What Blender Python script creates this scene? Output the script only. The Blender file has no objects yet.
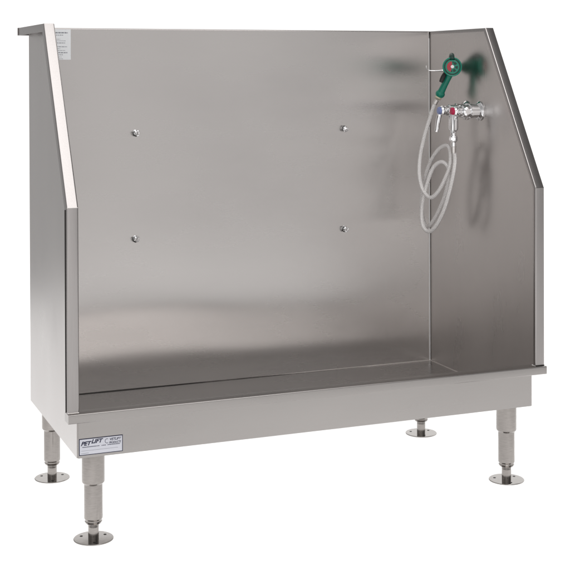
import bpy, bmesh, math, random
from mathutils import Vector, Matrix
random.seed(4)
SC = bpy.context.scene
COL = SC.collection

# ------------------------------------------------------------------ camera
F = Vector((0.37081357, 0.92866658, -0.00869989))
R = Vector((0.92868539, -0.37085293, -0.00339986))
U = Vector((0.00638372, 0.00681874, 0.99995638))
cam = bpy.data.objects.new('camera', bpy.data.cameras.new('camera'))
COL.objects.link(cam)
cam.matrix_world = Matrix(((R.x, U.x, -F.x, -0.7774), (R.y, U.y, -F.y, -3.4856), (R.z, U.z, -F.z, 1.0637), (0, 0, 0, 1)))
cam.data.sensor_width = 36
cam.data.lens = 1291.13 / 570 * 36
cam.data.shift_y = -(285 - 80.74) / 570
cam.data.clip_start = 0.05
cam.data.clip_end = 200
SC.camera = cam

# ------------------------------------------------------------------ studio surround (soft, directional)
world = bpy.data.worlds.new('World')
SC.world = world
world.use_nodes = True
wn, wl = world.node_tree.nodes, world.node_tree.links
wn.clear()
tc = wn.new('ShaderNodeTexCoord')
sp = wn.new('ShaderNodeSeparateXYZ')
wl.new(tc.outputs['Generated'], sp.inputs[0])


def wramp(src, stops, lo=-1.0, hi=1.0):
    mr = wn.new('ShaderNodeMapRange')
    mr.inputs['From Min'].default_value = lo
    mr.inputs['From Max'].default_value = hi
    wl.new(src, mr.inputs['Value'])
    cr = wn.new('ShaderNodeValToRGB')
    cr.color_ramp.interpolation = 'EASE'
    el = cr.color_ramp.elements
    while len(el) > 1:
        el.remove(el[-1])
    for i, (p, v) in enumerate(stops):
        p = (p - lo) / (hi - lo)
        e = el[0] if i == 0 else el.new(p)
        e.position = p
        e.color = (v / 2, v / 2, v / 2, 1)
    wl.new(mr.outputs[0], cr.inputs[0])
    return cr.outputs[0]


def wmath(op, a, b):
    m = wn.new('ShaderNodeMath')
    m.operation = op
    for i, s in enumerate((a, b)):
        if isinstance(s, (int, float)):
            m.inputs[i].default_value = s
        else:
            wl.new(s, m.inputs[i])
    return m.outputs[0]


az = wramp(sp.outputs['X'], [(-1, .9), (-.5, 1.65), (0, 1.3), (.25, 1.05), (.4, .85), (.55, .6), (1, .5)])      # room side
el_ = wramp(sp.outputs['Z'], [(-.1, 1.0), (.05, .95), (.16, .62), (.35, .42), (.6, .32), (1, .6)])
room = wmath('MULTIPLY', wmath('MULTIPLY', az, el_), 4.0 * .84)
back = wmath('MULTIPLY', wramp(sp.outputs['X'], [(-1, .4), (-.12, .42), (.14, 1.2), (1, 1.2)]), 2.0)       # white sweep side
side = wn.new('ShaderNodeMapRange')
side.interpolation_type = 'SMOOTHSTEP'
side.inputs['From Min'].default_value = -.15
side.inputs['From Max'].default_value = .25
wl.new(sp.outputs['Y'], side.inputs['Value'])
mx = wn.new('ShaderNodeMix')
mx.data_type = 'FLOAT'
wl.new(side.outputs[0], mx.inputs[0])
wl.new(room, mx.inputs[2])
wl.new(back, mx.inputs[3])
tint = wn.new('ShaderNodeMix')
tint.data_type = 'RGBA'
tint.blend_type = 'MULTIPLY'
tint.inputs[0].default_value = 1
wl.new(mx.outputs[0], tint.inputs[6])
tint.inputs[7].default_value = (1, .985, .977, 1)
bg = wn.new('ShaderNodeBackground')
wl.new(tint.outputs[2], bg.inputs[0])
bg.inputs[1].default_value = 1.0
wo = wn.new('ShaderNodeOutputWorld')
wl.new(bg.outputs[0], wo.inputs[0])


def area(name, loc, target, sx, sy, power, color=(1, 1, 1)):
    d = bpy.data.lights.new(name, 'AREA')
    d.shape = 'RECTANGLE'
    d.size, d.size_y, d.energy, d.color = sx, sy, power, color
    o = bpy.data.objects.new(name, d)
    COL.objects.link(o)
    o.location = loc
    o.rotation_euler = (Vector(target) - Vector(loc)).to_track_quat('-Z', 'Y').to_euler()
    return o


area('softbox', (1.0, -1.75, 3.6), (.7, .1, .6), 2.8, 2.1, 2.15 * math.pi * 2.8 * 2.1, (1, .985, .98))
# unseen lamps added below the floor to whiten it: two behind, one in front
def floor_wash_light(nm, yaw, d0, d1, l0, l1, rad):
    f = Vector((math.sin(yaw), math.cos(yaw), 0))
    r = Vector((f.y, -f.x, 0))
    sx, sy = l1 - l0, d1 - d0
    c = Vector((-.7774, -3.4856, 0)) + f * (d0 + d1) / 2 + r * (l0 + l1) / 2
    L_ = area(nm, (c.x, c.y, -.40), (c.x, c.y, 2), sx, sy, rad * math.pi * sx * sy)
    L_.rotation_euler = (math.pi, 0, math.atan2(r.y, r.x))


floor_wash_light('added_floor_backlight', .380 - .219, 2.7, 9.2, -.14, 4.1, .365)
floor_wash_light('added_floor_backlight', .380 + .219, 2.7, 9.2, -4.1, .24, .365)
floor_wash_light('added_floor_front_light', .380, -1.6, 2.2, -1.4, 3.4, .34)

SC.view_settings.view_transform = 'Standard'
SC.view_settings.look = 'None'
SC.view_settings.exposure = 0
SC.view_settings.gamma = 1
SC.render.engine = 'CYCLES'
SC.cycles.max_bounces = 12
SC.cycles.glossy_bounces = 8

# ------------------------------------------------------------------ materials


def base_mat(name, color, metallic=0, rough=.5, **kw):
    m = bpy.data.materials.new(name)
    m.use_nodes = True
    b = m.node_tree.nodes['Principled BSDF']
    b.inputs['Base Color'].default_value = (*color, 1)
    b.inputs['Metallic'].default_value = metallic
    b.inputs['Roughness'].default_value = rough
    for k, v in kw.items():
        b.inputs[k].default_value = v
    return m


def steel(name, color, rough, stretch, streak=.06, bump=.02, wobble=0.0, cloud=.05, aniso=0.0, tangent=(1, 0, 0)):
    """brushed stainless sheet: fine stretched streaks in colour, gloss and height, plus a slow waviness of the sheet"""
    m = base_mat(name, color, 1.0, rough)
    n, l = m.node_tree.nodes, m.node_tree.links
    b = n['Principled BSDF']
    t = n.new('ShaderNodeTexCoord')

    def noise(scale, vec, detail=4):
        mp = n.new('ShaderNodeMapping')
        mp.inputs['Scale'].default_value = vec
        l.new(t.outputs['Object'], mp.inputs[0])
        z = n.new('ShaderNodeTexNoise')
        z.inputs['Scale'].default_value = scale
        z.inputs['Detail'].default_value = detail
        l.new(mp.outputs[0], z.inputs[0])
        return z.outputs[0]
    fine = noise(60, stretch, 5)
    slow = noise(2.2, tuple(1 + .25 * min(s, 6) for s in stretch), 3)

    def rng(src, a, c):
        r = n.new('ShaderNodeMapRange')
        r.inputs['From Min'].default_value = .25
        r.inputs['From Max'].default_value = .75
        r.inputs['To Min'].default_value = a
        r.inputs['To Max'].default_value = c
        l.new(src, r.inputs['Value'])
        return r.outputs[0]

    def mul(a, c):
        q = n.new('ShaderNodeMath')
        q.operation = 'MULTIPLY'
        l.new(a, q.inputs[0])
        l.new(c, q.inputs[1])
        return q.outputs[0]
    val = mul(rng(fine, 1 - streak, 1 + streak), rng(slow, 1 - cloud, 1 + cloud))
    cm = n.new('ShaderNodeMix')
    cm.data_type = 'RGBA'
    cm.blend_type = 'MULTIPLY'
    cm.inputs[0].default_value = 1
    cm.inputs[6].default_value = (*color, 1)
    l.new(val, cm.inputs[7])
    l.new(cm.outputs[2], b.inputs['Base Color'])
    rr = mul(rng(fine, rough * .985, rough * 1.015), rng(slow, .84, 1.16))
    l.new(rr, b.inputs['Roughness'])
    bp = n.new('ShaderNodeBump')
    bp.inputs['Strength'].default_value = 1
    bp.inputs['Distance'].default_value = bump * .001
    l.new(fine, bp.inputs['Height'])
    if wobble:
        w = n.new('ShaderNodeBump')
        w.inputs['Strength'].default_value = 1
        w.inputs['Distance'].default_value = wobble
        l.new(noise(1.1, (1, 1, 1), 1), w.inputs['Height'])
        l.new(w.outputs[0], bp.inputs['Normal'])
    l.new(bp.outputs[0], b.inputs['Normal'])
    if aniso:
        b.inputs['Anisotropic'].default_value = aniso
        tg = n.new('ShaderNodeCombineXYZ')
        for k in range(3):
            tg.inputs[k].default_value = tangent[k]
        l.new(tg.outputs[0], b.inputs['Tangent'])
    return m


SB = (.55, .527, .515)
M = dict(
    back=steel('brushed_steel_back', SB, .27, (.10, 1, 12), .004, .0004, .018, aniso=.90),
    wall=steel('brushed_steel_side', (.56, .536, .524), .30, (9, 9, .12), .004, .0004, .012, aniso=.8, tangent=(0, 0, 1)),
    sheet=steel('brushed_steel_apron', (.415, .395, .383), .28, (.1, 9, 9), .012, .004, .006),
    floor=steel('brushed_steel_basin', (.57, .55, .537), .28, (.1, 9, 9), .015, .005, .004),
    flange=steel('brushed_steel_flange', (.40, .38, .373), .22, (9, 9, .15), .05, .02),
    tube=steel('brushed_steel_tube', (.33, .308, .292), .17, (1, 1, 6), .10, .02),
    foot=steel('polished_foot_steel', (.36, .345, .33), .12, (1, 1, 1), .05, .05, .01),
    chrome=base_mat('chrome', (.86, .86, .87), 1, .05),
    chrome_shaded=base_mat('chrome_shaded', (.06, .06, .06), 1, .3),
    weld=base_mat('weld_bead_steel', (.75, .72, .70), 1, .35),
    seal=base_mat('dark_sealant', (.02, .017, .015), 0, .5),
    green=base_mat('green_plastic', (.004, .225, .15), 0, .28),
    green_dark=base_mat('dark_green_plastic', (.003, .035, .026), 0, .35),
    black=base_mat('black_plastic', (.012, .012, .012), 0, .35),
    red=base_mat('red_plastic', (.40, .03, .045), 0, .35),
    blue=base_mat('blue_cap', (.25, .30, .55), .3, .25),
    redcap=base_mat('red_cap', (.50, .02, .08), 0, .3),
    white=base_mat('white_plastic', (.8, .8, .8), 0, .4),
    cream=base_mat('cream_plastic', (.62, .58, .42), 0, .45),
    paper=base_mat('label_paper', (.90, .92, .94), 0, .35),
    plate=base_mat('plate_enamel', (.72, .73, .80), 0, .35),
    navy=base_mat('navy_ink', (.012, .014, .05), 0, .5),
    grey=base_mat('grey_ink', (.30, .31, .34), 0, .6),
)
# braided hose: fine woven bands
hm = base_mat('braided_hose_sleeve', (.86, .81, .79), .1, .25)
n, l = hm.node_tree.nodes, hm.node_tree.links
t = n.new('ShaderNodeTexCoord')
sx_ = n.new('ShaderNodeSeparateXYZ')
l.new(t.outputs['UV'], sx_.inputs[0])


def hmath(op, a, b):
    q = n.new('ShaderNodeMath')
    q.operation = op
    for i, s in enumerate((a, b)):
        if isinstance(s, (int, float)):
            q.inputs[i].default_value = s
        elif s is not None:
            l.new(s, q.inputs[i])
    return q.outputs[0]


ua = hmath('MULTIPLY', sx_.outputs[0], 2 * math.pi * 5)     # around
va = hmath('MULTIPLY', sx_.outputs[1], 2 * math.pi * 95)   # along (metres)
w1 = hmath('SINE', hmath('ADD', ua, va), None)
w2 = hmath('SINE', hmath('SUBTRACT', ua, va), None)
ww = hmath('MULTIPLY', w1, w2)
cr = n.new('ShaderNodeValToRGB')
cr.color_ramp.elements[0].position = 0
cr.color_ramp.elements[0].color = (.70, .66, .65, 1)
cr.color_ramp.elements[0].position = .15
cr.color_ramp.elements[1].position = .5
cr.color_ramp.elements[1].color = (.98, .96, .95, 1)
l.new(hmath('ADD', hmath('MULTIPLY', ww, .5), .5), cr.inputs[0])
l.new(cr.outputs[0], n['Principled BSDF'].inputs['Base Color'])
bp = n.new('ShaderNodeBump')
bp.inputs['Distance'].default_value = .0008
l.new(ww, bp.inputs['Height'])
l.new(bp.outputs[0], n['Principled BSDF'].inputs['Normal'])
M['hose'] = hm

# white floor: part diffuse, part translucent so the lamps added below wash it white
am = bpy.data.materials.new('white_backlit_floor')
am.use_nodes = True
n, l = am.node_tree.nodes, am.node_tree.links
n.clear()
df = n.new('ShaderNodeBsdfDiffuse')
df.inputs[0].default_value = (.86, .86, .86, 1)
tr = n.new('ShaderNodeBsdfTranslucent')
tr.inputs[0].default_value = (.9, .9, .9, 1)
ms = n.new('ShaderNodeMixShader')
ms.inputs[0].default_value = .86
l.new(df.outputs[0], ms.inputs[1])
l.new(tr.outputs[0], ms.inputs[2])
ou = n.new('ShaderNodeOutputMaterial')
l.new(ms.outputs[0], ou.inputs[0])
M['backlit_floor'] = am

# ------------------------------------------------------------------ helpers


def smooth(me, ang=27):
    bm = bmesh.new()
    bm.from_mesh(me)
    for f in bm.faces:
        f.smooth = True
    for e in bm.edges:
        if len(e.link_faces) == 2 and e.calc_face_angle(0) > math.radians(ang):
            e.smooth = False
    bm.to_mesh(me)
    bm.free()


def obj(name, bm, mat, parent=None, sm=True, fix=True):
    if fix:
        bmesh.ops.recalc_face_normals(bm, faces=bm.faces[:])
    me = bpy.data.meshes.new(name)
    bm.to_mesh(me)
    bm.free()
    if sm:
        smooth(me)
    for m in (mat if isinstance(mat, (list, tuple)) else [mat]):
        me.materials.append(m)
    o = bpy.data.objects.new(name, me)
    COL.objects.link(o)
    if parent:
        o.parent = parent
        o.matrix_parent_inverse = Matrix.Translation(-world_loc(parent))
    return o


def world_loc(p):
    v = Vector(p.location)
    return v


def thing(name, loc, label, cat, group=None):
    o = bpy.data.objects.new(name, None)
    o.empty_display_size = .1
    COL.objects.link(o)
    o.location = loc
    o['label'] = label
    o['category'] = cat
    if group:
        o['group'] = group
    return o


def add_box(bm, x0, x1, y0, y1, z0, z1, bev=0, mi=0):
    r = bmesh.ops.create_cube(bm, size=1)
    vs = r['verts']
    for v in vs:
        v.co = Vector(((x0 + x1) / 2 + v.co.x * (x1 - x0), (y0 + y1) / 2 + v.co.y * (y1 - y0), (z0 + z1) / 2 + v.co.z * (z1 - z0)))
    fs = set(f for v in vs for f in v.link_faces)
    for f in fs:
        f.material_index = mi
    if bev:
        es = set(e for v in vs for e in v.link_edges)
        bmesh.ops.bevel(bm, geom=list(es), offset=bev, segments=2, affect='EDGES', profile=.5)


def add_lathe(bm, prof, origin, axis=(0, 0, 1), seg=40, mi=0, cap=True, sx=1.0):
    """prof: (radius, height) pairs along axis"""
    ax = Vector(axis).normalized()
    q = Vector((0, 0, 1)).rotation_difference(ax)
    o = Vector(origin)
    rings = []
    for r, h in prof:
        ring = []
        for k in range(seg):
            a = 2 * math.pi * k / seg
            ring.append(bm.verts.new(o + q @ Vector((r * sx * math.cos(a), r * math.sin(a), h))))
        rings.append(ring)
    fs = []
    for a, b in zip(rings, rings[1:]):
        for k in range(seg):
            fs.append(bm.faces.new((a[k], a[(k + 1) % seg], b[(k + 1) % seg], b[k])))
    if cap:
        fs.append(bm.faces.new(rings[0][::-1]))
        fs.append(bm.faces.new(rings[-1]))
    for f in fs:
        f.material_index = mi
    return fs


def spline(pts, sub):
    P = [Vector(p) for p in pts]
    P = [P[0] * 2 - P[1]] + P + [P[-1] * 2 - P[-2]]
    out = []
    for i in range(1, len(P) - 2):
        for k in range(sub):
            t = k / sub
            a, b, c, d = P[i - 1], P[i], P[i + 1], P[i + 2]
            out.append(.5 * ((2 * b) + (c - a) * t + (2 * a - 5 * b + 4 * c - d) * t * t + (3 * b - a - 3 * c + d) * t ** 3))
    out.append(P[-2])
    return out


def add_tube(bm, pts, rad, seg=12, mi=0, uv=False):
    pts = [Vector(p) for p in pts]
    rads = rad if isinstance(rad, (list, tuple)) else [rad] * len(pts)
    uvl = bm.loops.layers.uv.verify() if uv else None
    tn = (pts[1] - pts[0]).normalized()
    ref = tn.orthogonal().normalized()
    rings, dist = [], [0]
    for i, p in enumerate(pts):
        a = pts[max(i - 1, 0)]
        b = pts[min(i + 1, len(pts) - 1)]
        t2 = (b - a).normalized()
        ref = tn.rotation_difference(t2) @ ref
        tn = t2
        ref = (ref - tn * ref.dot(tn)).normalized()
        bi = tn.cross(ref)
        rings.append([bm.verts.new(p + (ref * math.cos(2 * math.pi * k / seg) + bi * math.sin(2 * math.pi * k / seg)) * rads[i]) for k in range(seg)])
        if i:
            dist.append(dist[-1] + (p - pts[i - 1]).length)
    for i in range(len(rings) - 1):
        for k in range(seg):
            f = bm.faces.new((rings[i][k], rings[i][(k + 1) % seg], rings[i + 1][(k + 1) % seg], rings[i + 1][k]))
            f.material_index = mi
            if uv:
                for lp, (u_, v_) in zip(f.loops, ((k, i), (k + 1, i), (k + 1, i + 1), (k, i + 1))):
                    lp[uvl].uv = (u_ / seg, dist[v_])
    for c in (rings[0][::-1], rings[-1]):
        bm.faces.new(c).material_index = mi


def add_strip(bm, rows):
    """rows of points (each row same length) -> quads"""
    V = [[bm.verts.new(p) for p in r] for r in rows]
    for a, b in zip(V, V[1:]):
        for k in range(len(a) - 1):
            bm.faces.new((a[k], a[k + 1], b[k + 1], b[k]))


def solid(o, th, off=-1):
    m = o.modifiers.new('thickness', 'SOLIDIFY')
    m.thickness = th
    m.offset = off
    m.use_even_offset = True
    e = o.modifiers.new('edges', 'EDGE_SPLIT')
    e.split_angle = math.radians(27)
    return o


# ------------------------------------------------------------------ dimensions (metres)
W, D, H = 1.45, .677, 1.2011       # tub width, depth, height above the apron bottom
RT, LIP, E, EY = .1299, .0247, .0327, .0334   # rim height, turned edge, flange width, rim overhang
YK, ZK, YT = -.0201, .690, .284    # kink and top front of the side walls
ZF, GROUND = .0037, -.2440

# ------------------------------------------------------------------ white floor under the tub, lit through by the added lamps
bm = bmesh.new()
vs = [bm.verts.new(p) for p in ((-5.3, -4.5, GROUND), (7.7, -4.5, GROUND), (7.7, 3.9, GROUND), (-5.3, 3.9, GROUND))]
bm.faces.new(vs)
fl = obj('floor', bm, M['backlit_floor'], sm=False)
fl['kind'] = 'structure'

# ------------------------------------------------------------------ the tub
tub = thing('grooming_tub', (W / 2, D / 2, GROUND), 'large stainless steel pet grooming tub with high sloped sides on four legs', 'bath tub')


def arc2(c, r, a0, a1, n_=5):
    return [(c[0] + r * math.cos(math.radians(a0 + (a1 - a0) * k / n_)), c[1] + r * math.sin(math.radians(a0 + (a1 - a0) * k / n_))) for k in range(n_ + 1)]


# back panel: gridded so the sheet can carry a slight oil-canning
bm = bmesh.new()
rows = []
NX, NZ = 48, 36
for j in range(NZ + 1):
    z = ZF + (H - ZF) * j / NZ
    row = []
    for i in range(NX + 1):
        x = .0015 + (W - .003) * i / NX
        u, v = i / NX, j / NZ
        e = 16 * u * (1 - u) * v * (1 - v)
        row.append((x, D - .0022 * e * math.sin(2.3 * u + .7) - .0012 * e * math.sin(5 * v + 3 * u), z))
    rows.append(row)
add_strip(bm, rows)
for f in bm.faces:
    f.normal_update()
back_panel = obj('back_panel', bm, M['back'], tub, fix=False)
if back_panel.data.polygons[0].normal.y > 0:
    back_panel.data.flip_normals()
solid(back_panel, .002)
# folded top edge of the back panel, turned away to the rear
bm = bmesh.new()
sec = [(D - .0005, H - .004)] + [(y, z) for y, z in arc2((D + .0035, H - .004), .004, 180, 90, 4)] + [(D + .03, H), (D + .03, H - LIP)]
add_strip(bm, [[(x, y, z) for y, z in sec[1:]] for x in (-E, W + E)])
solid(obj('back_flange', bm, M['flange'], back_panel), .0015)

# one side wall: sheet, and the outward turned flange with its hem


def offs(d):
    """front outline of the side wall moved inwards by d: back top, front top, kink, bottom"""
    s = Vector((YT - YK, H - ZK)).normalized()      # along slope (y,z)
    # top edge: z = H-d ; slope line shifted; vertical line y = YK+d
    nrm = Vector((s.y, -s.x))                       # inward (towards +y, -z)
    p0 = Vector((YK, ZK)) + nrm * d
    zt = H - d
    top = (p0.x + s.x * (zt - p0.y) / s.y, zt)
    yk = YK + d
    kink = (yk, p0.y + s.y * (yk - p0.x) / s.x)
    return [(D + .0, zt), top, kink, (yk, RT + .001)]


def side(x0, sgn):
    """x0: plane of the wall, sgn: outward direction"""
    bm = bmesh.new()
    o_ = offs(.004)
    zr = RT + .0012
    poly = [(D, 0.0), (D, zr), (D, H - .004), o_[1], o_[2], (YK + .004, zr), (.005, zr), (.005, 0.0)]
    va_ = [bm.verts.new((x0, y, z)) for y, z in poly]
    vb_ = [bm.verts.new((x0 + sgn * .002, y, z)) for y, z in poly]
    for idx in ((1, 2, 3, 4, 5, 6), (0, 1, 6, 7)):
        bm.faces.new([va_[k] for k in idx])
        bm.faces.new([vb_[k] for k in idx][::-1])
    for k in range(len(poly)):
        bm.faces.new((va_[k], va_[(k + 1) % len(poly)], vb_[(k + 1) % len(poly)], vb_[k]))
    p = obj('side_panel', bm, M['wall'], tub, sm=False)
    # flange section: (outward, depth)
    r1, r2 = .0045, .003
    sec = [(-.0006, .012), (-.0006, r1)]
    sec += [(r1 - .0006 - r1 * math.cos(math.radians(a)), r1 - r1 * math.sin(math.radians(a))) for a in (18, 36, 54, 72, 90)]
    sec += [(E - r2 + r2 * math.sin(math.radians(a)), r2 - r2 * math.cos(math.radians(a))) for a in (0, 22, 45, 68, 90)]
    sec += [(E, LIP)]
    rows = []
    for q in range(4):
        rows.append([(x0 + sgn * s_, offs(d)[q][0], offs(d)[q][1]) for s_, d in sec])
    bm = bmesh.new()
    add_strip(bm, rows)
    bmesh.ops.recalc_face_normals(bm, faces=bm.faces[:])
    fo = obj('flange', bm, M['flange'], p, fix=False)
    # make the outside face point away from the wall sheet
    big = max(fo.data.polygons, key=lambda f: f.area)
    if big.normal.z < -.01 or (abs(big.normal.z) < .01 and big.normal.y > 0) or (abs(big.normal.y) < .01 and abs(big.normal.z) < .01):
        fo.data.flip_normals()
    solid(fo, .0012)
    # small weld seams where the flange is folded at the kink and foot
    for y, z, rr in ((YK - .0001, ZK, .0007), (YK + .001, RT + .0012, .0018)):
        b = bmesh.new()
        add_tube(b, [(x0 + sgn * .001, y, z), (x0 + sgn * (E - .001), y, z)], rr, 6)
        obj('weld_seam', b, M['seal'] if sgn > 0 else M['weld'], p)
    if sgn < 0:      # added black strip imitating the dark shading of the vertical hem
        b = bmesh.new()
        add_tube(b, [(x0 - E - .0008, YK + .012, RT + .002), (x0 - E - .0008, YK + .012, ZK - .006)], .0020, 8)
        obj('hem_shade_strip', b, M['seal'], p)
    return p


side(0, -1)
side(W, 1)

# apron: one folded skirt round the front with rounded vertical corners
bm = bmesh.new()
r = .005
plan = [(.0, .0055)] + arc2((r, r), r, 180, 270, 5) + arc2((W - r, r), r, 270, 360, 5) + [(W, .0055)]
zs = [0.0, RT - .004]
rows = []
for z in zs:
    rows.append([(x, y, z) for x, y in plan])
add_strip(bm, rows)
bmesh.ops.recalc_face_normals(bm, faces=bm.faces[:])
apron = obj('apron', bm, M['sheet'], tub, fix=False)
if min(apron.data.polygons, key=lambda f: f.center.y).normal.y > 0:
    apron.data.flip_normals()
solid(apron, .0015)

# rim: turned front edge, flat ledge, drop to the basin; closed ends
bm = bmesh.new()
sec = [(-EY + .006, RT - LIP + .0015), (-EY + .0015, RT - LIP)] + [(-EY, RT - LIP + .0015)]
sec += arc2((-EY + .003, RT - .003), .003, 180, 90, 4) + arc2((.012 - .004, RT - .004), .004, 90, 0, 4) + [(.012, ZF)]
xs = [-E, W + E]
add_strip(bm, [[(x, y, z) for y, z in sec[:-1]] + [(x, sec[-2][0], RT - .012)] for x in xs])
add_strip(bm, [[(x, .0115, RT - .006), (x, .0115, RT - .01)] for x in (0.002, W - .002)])
for x in xs:
    c = [(x, y, z) for y, z in sec[1:-1]] + [(x, .012, RT - LIP)]
    bm.faces.new([bm.verts.new(p) for p in c])
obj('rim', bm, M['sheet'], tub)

# basin floor with slight fall to the middle, and the sealed joints
bm = bmesh.new()
rows = []
for y, z in [(.0125, RT - .006), (.05, .1071), (.12, .0759), (.20, .0403), (.255, .0158), (.275, .0080), (.300, .0045)] + [(.33 + (D - .33) * k / 8, ZF) for k in range(9)]:
    rows.append([(.002 + (W - .004) * i / 20, y, z - (.0012 * math.sin(math.pi * i / 20) if z < .01 and .31 < y < D - .01 else 0)) for i in range(21)])
add_strip(bm, rows)
basin = obj('basin_floor', bm, M['floor'], tub)
bm = bmesh.new()
add_box(bm, .003, W - .003, .003, D - .001, -.0002 + .0006, .0016)
obj('underside', bm, M['sheet'], basin)
bm = bmesh.new()
pts = [(.003 + (W - .006) * k / 30, D - .002, ZF + .001) for k in range(31)]
add_tube(bm, pts, [max(.0003, .0016 * (1 - k / 24)) * (.75 + .5 * random.random()) for k in range(31)], 8)
obj('sealant_bead', bm, M['seal'], basin)
def bead(name, parent, mat, pts_, rad_):
    b = bmesh.new()
    add_tube(b, pts_, rad_, 8)
    obj(name, b, mat, parent)


bm = bmesh.new()
add_tube(bm, [(W * (.4 + .06 * k), D - .001, ZF + .0008) for k in range(11)][:10] + [(W - .001, D - .001, ZF + .0008)], [.0002 + .00016 * k for k in range(11)], 8)
obj('weld_bead', bm, M['weld'], basin)
bead('weld_bead', basin, M['weld'], [(W - .001, D - .001, ZF + .001), (W - .001, .29, ZF + .001)], .0022)
bead('weld_bead', basin, M['weld'], [(.001, D - .001, ZF + .001), (.001, .29, ZF + .001)], .0022)
# vertical corner joints between back and side walls
for x, q in ((.001, 1), (W - .001, -1)):
    bead('corner_bead', back_panel, M['weld'], [(x + q * .0040, D - .0010, ZF + .004), (x + q * .0040, D - .0010, H - .002)], .0017)
    bead('corner_sealant', back_panel, M['seal'], [(x + q * .0006, D - .0035, ZF + .004), (x + q * .0006, D - .0035, H - .002)], .0009)

# legs


def leg(x, y):
    bm = bmesh.new()
    add_lathe(bm, [(.0318, -.0005), (.0318, -.079), (.0312, -.082), (.0262, -.088)], (x, y, 0), seg=48)
    L = obj('leg', bm, M['tube'], tub)
    bm = bmesh.new()
    add_lathe(bm, [(.0255, -.084), (.0258, -.088), (.0258, -.183), (.0235, -.1875), (.0235, -.190), (.0245, -.1915), (.022, -.197), (.014, -.1975)], (x, y, 0), seg=48)
    obj('leg_sleeve', bm, M['tube'], L)
    bm = bmesh.new()
    prof = [(.0148, -.190)] + [(.0148 + (.0004 if k % 2 else 0), -.199 - .0016 * k) for k in range(7)] + [(.0148, -.2105), (.0148, GROUND + .0045), (.0165, GROUND + .004)]
    add_lathe(bm, prof, (x, y, 0), seg=32)
    obj('threaded_rod', bm, M['tube'], L)
    bm = bmesh.new()
    add_lathe(bm, [(.054, GROUND + .0005), (.0558, GROUND + .0015), (.0558, GROUND + .0032), (.0546, GROUND + .0042), (.016, GROUND + .0045)], (x, y, 0), seg=64)
    for k in range(3):      # bolt holes
        a = math.radians(20 + 120 * k)
        add_lathe(bm, [(.0042, GROUND + .0044), (.0042, GROUND + .0049)], (x + .038 * math.cos(a), y + .038 * math.sin(a), 0), seg=16, mi=1)
    obj('foot_plate', bm, [M['foot'], M['seal']], L)
    return L


leg(.0537, .0470)
leg(.0560, D - .052)
leg(W - .0599, .056)
leg(W - .0640, D - .050)

# wall clips on the back panel (tether loops)


def clip(x, z, rot):
    bm = bmesh.new()
    yb = D - .0005
    add_lathe(bm, [(.0085, 0), (.0085, .0015), (.0068, .0024), (.0045, .0028), (.0045, .009), (.0055, .0095), (.0055, .012), (.003, .0135)], (x, yb, z), (0, -1, 0), 20)
    o = obj('tether_clip', bm, [M['chrome'], M['chrome_shaded']], back_panel)
    for s in (-1, 1):
        pts = []
        for k in range(19):
            a = 2 * math.pi * k / 18
            v = Vector((.0045 * math.cos(a) + s * .006, 0, .0085 * math.sin(a) - .002))
            v = Matrix.Rotation(math.radians(rot + s * 24), 3, 'Y') @ v
            pts.append(Vector((x, yb - .012 - .002 * s, z)) + v)
        bm2 = bmesh.new()
        add_tube(bm2, pts, .0017, 8, mi=1 if s < 0 else 0)
        # one loop coloured darker, standing in for dark reflections in the chrome
        me = o.data
        b3 = bmesh.new()
        b3.from_mesh(me)
        tmp = bpy.data.meshes.new('tmp')
        bm2.to_mesh(tmp)
        bm2.free()
        b3.from_mesh(tmp)
        b3.to_mesh(me)
        b3.free()
    smooth(o.data)
    return o


clip(.348, .857, -18)
clip(1.109, .856, 35)
clip(.346, .506, -12)
clip(1.108, .502, 12)

# ------------------------------------------------------------------ lettering


def text_mesh(body, size, loc, mat, parent, name, shear=0.0, sx=1.0, bold=.0, ry=0, align='LEFT'):
    c = bpy.data.curves.new('t', 'FONT')
    c.body, c.size, c.shear, c.offset, c.align_x = body, size, shear, bold, align
    c.extrude = 0.00008
    tmp = bpy.data.objects.new('t', c)
    COL.objects.link(tmp)
    dg = bpy.context.evaluated_depsgraph_get()
    me = bpy.data.meshes.new_from_object(tmp.evaluated_get(dg))
    bpy.data.objects.remove(tmp)
    me.transform(Matrix.Translation(loc) @ Matrix.Rotation(math.radians(90), 4, 'X') @ Matrix.Diagonal((sx, 1, 1, 1)))
    me.name = name
    me.materials.clear()
    me.materials.append(mat)
    o = bpy.data.objects.new(name, me)
    COL.objects.link(o)
    o.parent = parent
    return o


# name plate on the apron
x0, x1, z0, z1 = .0030, .1262, .0072, .0534
bm = bmesh.new()
add_box(bm, x0, x1, -.0009, -.0001, z0, z1, .0003)
plate = obj('name_plate', bm, M['navy'], tub, sm=False)
bm = bmesh.new()
add_box(bm, x0 + .0022, x1 - .0022, -.0012, -.0008, z0 + .0022, z1 - .0022)
obj('plate_face', bm, M['plate'], plate, sm=False)


def ptext(body, size, x, z, **k):
    o = text_mesh(body, size, (x, -.0013, z), M['navy'], plate, 'plate_lettering', **k)
    return o


ptext('PET', .0150, .0080, .0345, shear=.35, sx=1.08, bold=.0006)
ptext('LIFT', .0150, .0370, .0385, shear=.35, sx=1.08, bold=.0006)
ptext('VETLIFT', .0092, .0880, .0412, shear=.3, sx=.98, bold=.00025)
ptext('PRODUCTS', .0076, .0870, .0325, shear=.3, sx=.84, bold=.0002)
bm = bmesh.new()
pts = [(.0815 + .0055 * math.cos(math.radians(a)), -.0013, .0405 + .0060 * math.sin(math.radians(a))) for a in range(60, 301, 20)]
add_tube(bm, pts, .0006, 6)
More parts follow.
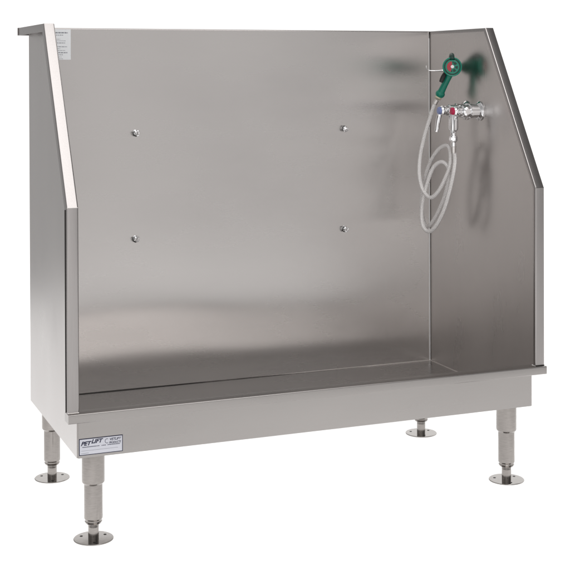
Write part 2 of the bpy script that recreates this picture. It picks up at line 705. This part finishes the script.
# small print: short dashes
for zz, segs in ((.0288, [(.012, .060), (.066, .078), (.083, .118)]),):
    for a, b in segs:
        x = a
        while x < b:
            w_ = random.uniform(.0012, .0030)
            add_box(bm, x, min(x + w_, b), -.00145, -.0012, zz, zz + .0019)
            x += w_ + .0008
obj('plate_marks', bm, M['navy'], plate, sm=False)
bm = bmesh.new()
add_box(bm, .009, .030, -.00145, -.0012, .0125, .0135)
add_box(bm, .009, .112, -.00145, -.0012, .0195, .0201)
obj('plate_marks', bm, M['grey'], plate, sm=False)

# instruction sticker on the back panel
bm = bmesh.new()
SX0, SX1, SZ0, SZ1 = .010, .134, 1.098, 1.1965
add_box(bm, SX0, SX1, D - .0012, D - .0006, SZ0, SZ1)
stk = obj('instruction_sticker', bm, M['paper'], back_panel, sm=False)
bm = bmesh.new()
z = SZ1 - .012
rowsz = [(0, .0040, .92), (1, .0020, .8), (2, .0013, .5), (2.7, .0013, .72), (3.4, .0013, .88), (4.3, .0022, .85), (5.1, .0013, .62), (5.9, .0022, .9), (6.7, .0013, .72), (7.5, .0013, .86), (8.4, .0030, .92), (9.3, .0020, .8), (10.2, .0013, .75), (11, .0013, .8)]
for k, h, wd in rowsz:
    zz = SZ1 - .011 - k * .0077
    x = SX0 + .010
    xe = SX0 + (SX1 - SX0) * wd
    while x < xe:
        w_ = random.uniform(.003, .009)
        add_box(bm, x, min(x + w_, xe), D - .0015, D - .0011, zz - h / 2, zz + h / 2)
        x += w_ + .0016
obj('sticker_print', bm, M['grey'], stk, sm=False)

# wire hook on the side wall that carries the sprayer
side_r = [o for o in tub.children if o.name.startswith('side_panel')][-1]
bm = bmesh.new()
hk = spline([(W + .001, .515, 1.062), (1.425, .520, 1.0600), (1.400, .532, 1.058), (1.378, .545, 1.059), (1.372, .552, 1.066), (1.371, .553, 1.076)], 6)
add_tube(bm, hk, .0012, 8)
hk = spline([(W + .001, .470, 1.058), (1.425, .478, 1.0565), (1.405, .500, 1.056), (1.392, .525, 1.057)], 5)
add_tube(bm, hk, .0012, 8)
obj('wire_hook', bm, M['chrome'], side_r)

# ------------------------------------------------------------------ faucet (bolted to the right wall)
FX, FZ = 1.392, .921
fy_b, fy_r = .412, .322
bm = bmesh.new()
X = (1, 0, 0)
Y = (0, 1, 0)
add_lathe(bm, [(.010, -.072), (.0155, -.068), (.0175, -.060), (.0175, -.03), (.021, -.024), (.021, .024), (.0175, .03), (.0175, .06), (.0155, .068), (.010, .072)], (FX, .367, FZ), Y, 32)
for y in (fy_b, fy_r):
    add_lathe(bm, [(.033, 0), (.033, .003), (.029, .008), (.0225, .011), (.0225, .030), (.0240, .031), (.0240, .040), (.0205, .042), (.0205, .066), (.016, .072)], (W - .0005, y, FZ), (-1, 0, 0), 32)
    # valve bonnet toward the user
    add_lathe(bm, [(.0165, 0), (.0165, .012), (.014, .014), (.014, .019), (.0105, .021)], (FX - .012, y, FZ), (-1, 0, 0), 24)
body = obj('faucet', bm, M['chrome'], tub)
for y, z, mt, tilt in ((fy_b, FZ, 'blue', .012), (fy_r, FZ, 'redcap', -.006)):
    bm = bmesh.new()
    hx = FX - .034
    add_lathe(bm, [(.010, .0), (.0155, .002), (.0175, .007), (.0145, .013)], (hx + .004, y, z), (-1, 0, 0), 28)
    # lever blade hanging down, slightly outwards
    rows_ = []
    prev = None
    pl = [(hx - .004, y, z), (hx - .010, y + tilt * .2, z - .014), (hx - .013, y + tilt * .6, z - .035), (hx - .014, y + tilt, z - .058), (hx - .016, y + tilt * 1.2, z - .072)]
    pl = spline(pl, 4)
    add_tube(bm, pl, [.0068 + .0016 * abs(math.sin(k / len(pl) * 3.0 + .6)) for k in range(len(pl))], 12)
    hd = obj('lever_handle', bm, [M['chrome'], M[mt]], body)
    b2 = bmesh.new()
    b2.from_mesh(hd.data)
    add_lathe(b2, [(.0138, .0), (.0138, .0045), (.010, .0075), (.003, .0085)], (hx - .0095, y, z), (-1, 0, 0), 24, mi=1)
    b2.to_mesh(hd.data)
    b2.free()
    smooth(hd.data)
# outlet with vacuum breaker under the body
bm = bmesh.new()
ox, oy = 1.375, .367
add_lathe(bm, [(.011, 0), (.013, .004), (.0155, .010), (.0165, .016), (.0165, .046), (.0145, .053), (.010, .057), (.0085, .070), (.0125, .072), (.0125, .090), (.0085, .094), (.0085, .112)], (ox, oy, FZ - .012), (0, 0, -1), 28)
add_tube(bm, spline([(FX, oy, FZ), (1.380, oy, FZ - .004), (ox, oy, FZ - .016)], 4), .012, 16)
add_lathe(bm, [(.0135, 0), (.0145, .0015), (.0145, .0105), (.0135, .012)], (ox, oy, FZ - .088), (0, 0, -1), 6)
obj('outlet', bm, M['chrome'], body)

# ------------------------------------------------------------------ hand sprayer with its hose
gun = thing('hand_sprayer', (1.41, .45, 1.04), 'green pistol hand sprayer with red dial and braided steel hose hanging by the faucet', 'hand sprayer')
ax = Vector((-.42, -.90, .03)).normalized()                  # nozzle direction
G = Vector((1.388, .3965, 1.0712))                          # centre of dial face
side_v = ax.cross(Vector((0, 0, 1))).normalized()
up_v = side_v.cross(ax).normalized()
bm = bmesh.new()
prof = [(.012, -.088), (.019, -.084), (.0225, -.074)]
for k in range(6):
    h = -.070 + k * .0095
    rr = .0255 + .0008 * k
    prof += [(rr - .0045, h), (rr, h + .0012), (rr, h + .0055), (rr - .0045, h + .0065)]
prof += [(.030, -.010), (.0330, -.008), (.0330, -.001), (.0313, .0010), (.0290, .0), (.0278, -.005)]
add_lathe(bm, prof, G, ax, 48)
obj('nozzle_barrel', bm, M['green'], gun)
bm = bmesh.new()


def sector(bm, a0, a1, r0, r1, h, thick, mi):
    n_ = max(3, int(abs(a1 - a0) / 10))
    loops = []
    for hh in (h, h + thick):
        outer = [G + ax * hh + (side_v * math.cos(math.radians(a0 + (a1 - a0) * k / n_)) + up_v * math.sin(math.radians(a0 + (a1 - a0) * k / n_))) * r1 for k in range(n_ + 1)]
        inner = [G + ax * hh + (side_v * math.cos(math.radians(a0 + (a1 - a0) * k / n_)) + up_v * math.sin(math.radians(a0 + (a1 - a0) * k / n_))) * r0 for k in range(n_ + 1)]
        loops.append(([bm.verts.new(p) for p in outer], [bm.verts.new(p) for p in inner]))
    (o0, i0), (o1, i1) = loops
    for k in range(n_):
        for f in ((o1[k], o1[k + 1], i1[k + 1], i1[k]), (o0[k], o0[k + 1], o1[k + 1], o1[k]), (i0[k + 1], i0[k], i1[k], i1[k + 1])):
            bm.faces.new(f).material_index = mi
    for k in (0, n_):
        bm.faces.new((o0[k], o1[k], i1[k], i0[k])).material_index = mi


add_lathe(bm, [(.0270, -.0048), (.0270, -.0034)], G, ax, 40, mi=2)        # dark groove behind the face
add_lathe(bm, [(.0238, -.0040), (.0238, -.0015), (.0228, -.001)], G, ax, 40, mi=0)        # face disc
# the side vector points to the viewer's left or right: decide by the camera-side axis
LEFT = 180 if side_v.x > 0 else 0


def A(a):      # angle seen by a viewer (0 = right, ccw)
    return a if LEFT == 180 else 180 - a


sector(bm, A(95), A(250), .004, .0185, -.001, .0018, 1)      # red half
for a in (-62, -8, 48):
    sector(bm, A(a - 17), A(a + 17), .010, .019, -.001, .0007, 2)
for a in (78, 262):
    sector(bm, A(a - 8), A(a + 8), .012, .018, -.001, .0008, 2)
add_lathe(bm, [(.0058, -.001), (.0058, .0028), (.0045, .0036)], G, ax, 20, mi=3)
obj('nozzle_dial', bm, [M['green'], M['red'], M['green_dark'], M['white']], gun, sm=False)
# handle
hs = G - ax * .045
top = hs + Vector((0, 0, -.012))
end = Vector((1.386, .4860, .9700))
ht = spline([top, top.lerp(end, .3) + Vector((.0, .0, .0)), top.lerp(end, .65) + Vector((0, .0, 0)), end], 6)
bm = bmesh.new()
nn = len(ht)
rad = []
for k in range(nn):
    t_ = k / (nn - 1)
    rad.append(.0135 - .0022 * math.sin(t_ * math.pi) + (.0035 if t_ > .84 else 0) - (.003 if t_ > .97 else 0))
add_tube(bm, ht, rad, 20)
add_tube(bm, [hs + Vector((0, 0, .020)), hs + Vector((0, 0, .0)) - ax * .005, top], [.013, .018, .0145], 16)
obj('handle', bm, M['green'], gun)
# guard bump on top of the barrel
bm = bmesh.new()
tb = G - ax * .030 + up_v * .024
add_tube(bm, spline([tb - ax * .03 + up_v * .0, tb + up_v * .016, tb + ax * .022 + up_v * .010, tb + ax * .028], 5), .0085, 12)
obj('lock_clip', bm, M['green_dark'], gun)
# trigger
bm = bmesh.new()
lft = Vector((-.93, .37, 0)).normalized()
t0 = hs + Vector((0, 0, -.016)) + lft * .019 - ax * .0
tr_ = spline([t0, t0 + lft * .008 + Vector((0, 0, -.014)), t0 + lft * .014 + Vector((0, 0, -.028)), t0 + lft * .018 + Vector((0, 0, -.036))], 5)
add_tube(bm, tr_, [.0055 + .0025 * math.sin(math.pi * k / len(tr_)) for k in range(len(tr_))], 12)
obj('trigger', bm, M['black'], gun)
# connector
hose_pts = [(1.375, 0.3664, 0.7888), (1.3819, 0.3685, 0.758), (1.3772, 0.37, 0.7122), (1.3694, 0.3848, 0.6484), (1.3598, 0.4097, 0.5781), (1.3477, 0.4482, 0.5196), (1.3383, 0.4816, 0.5008), (1.3316, 0.5094, 0.524), (1.3322, 0.5138, 0.5863), (1.3405, 0.4922, 0.6645), (1.3507, 0.4672, 0.7215), (1.3639, 0.434, 0.7441), (1.3753, 0.409, 0.7316), (1.3797, 0.4101, 0.6972), (1.3788, 0.4297, 0.6372), (1.3723, 0.4681, 0.5717), (1.3645, 0.5085, 0.5226), (1.3593, 0.5357, 0.5128), (1.3552, 0.554, 0.5427), (1.3535, 0.558, 0.6023), (1.3556, 0.5427, 0.6669), (1.3614, 0.5089, 0.7357), (1.3692, 0.465, 0.7834), (1.3766, 0.4214, 0.8011), (1.3786, 0.3971, 0.787), (1.3755, 0.3918, 0.7362), (1.3649, 0.4149, 0.6802), (1.3534, 0.4438, 0.637), (1.3425, 0.4742, 0.6192), (1.3323, 0.5063, 0.6428), (1.3274, 0.5228, 0.6905), (1.3367, 0.5365, 0.7522), (1.3488, 0.5293, 0.8223), (1.3592, 0.5115, 0.8823), (1.3661, 0.4948, 0.9263), (1.37, 0.4880, 0.9439)]
he = Vector(hose_pts[-1])
dn = (end - he).normalized()
bm = bmesh.new()
add_lathe(bm, [(.0105, 0), (.0115, .002), (.0115, .007), (.009, .009)], end - dn * .012, dn, 24)
obj('connector_collar', bm, M['cream'], gun)
bm = bmesh.new()
add_lathe(bm, [(.0072, 0), (.0082, .001), (.0082, .016), (.0068, .018)], he - dn * .004, dn, 20)
obj('hose_ferrule', bm, M['weld'], gun)
bm = bmesh.new()
add_lathe(bm, [(.0072, 0), (.0085, .001), (.0085, .020), (.0075, .022)], (ox, oy, .800), (0, 0, -1), 20)
add_lathe(bm, [(.0075, 0), (.0095, .002), (.0095, .004), (.0075, .006)], (ox, oy, .803), (0, 0, -1), 20)
obj('hose_ferrule', bm, M['weld'], gun)
bm = bmesh.new()
add_tube(bm, spline(hose_pts, 8), .0070, 14, uv=True)
obj('hose', bm, M['hose'], gun, fix=False)
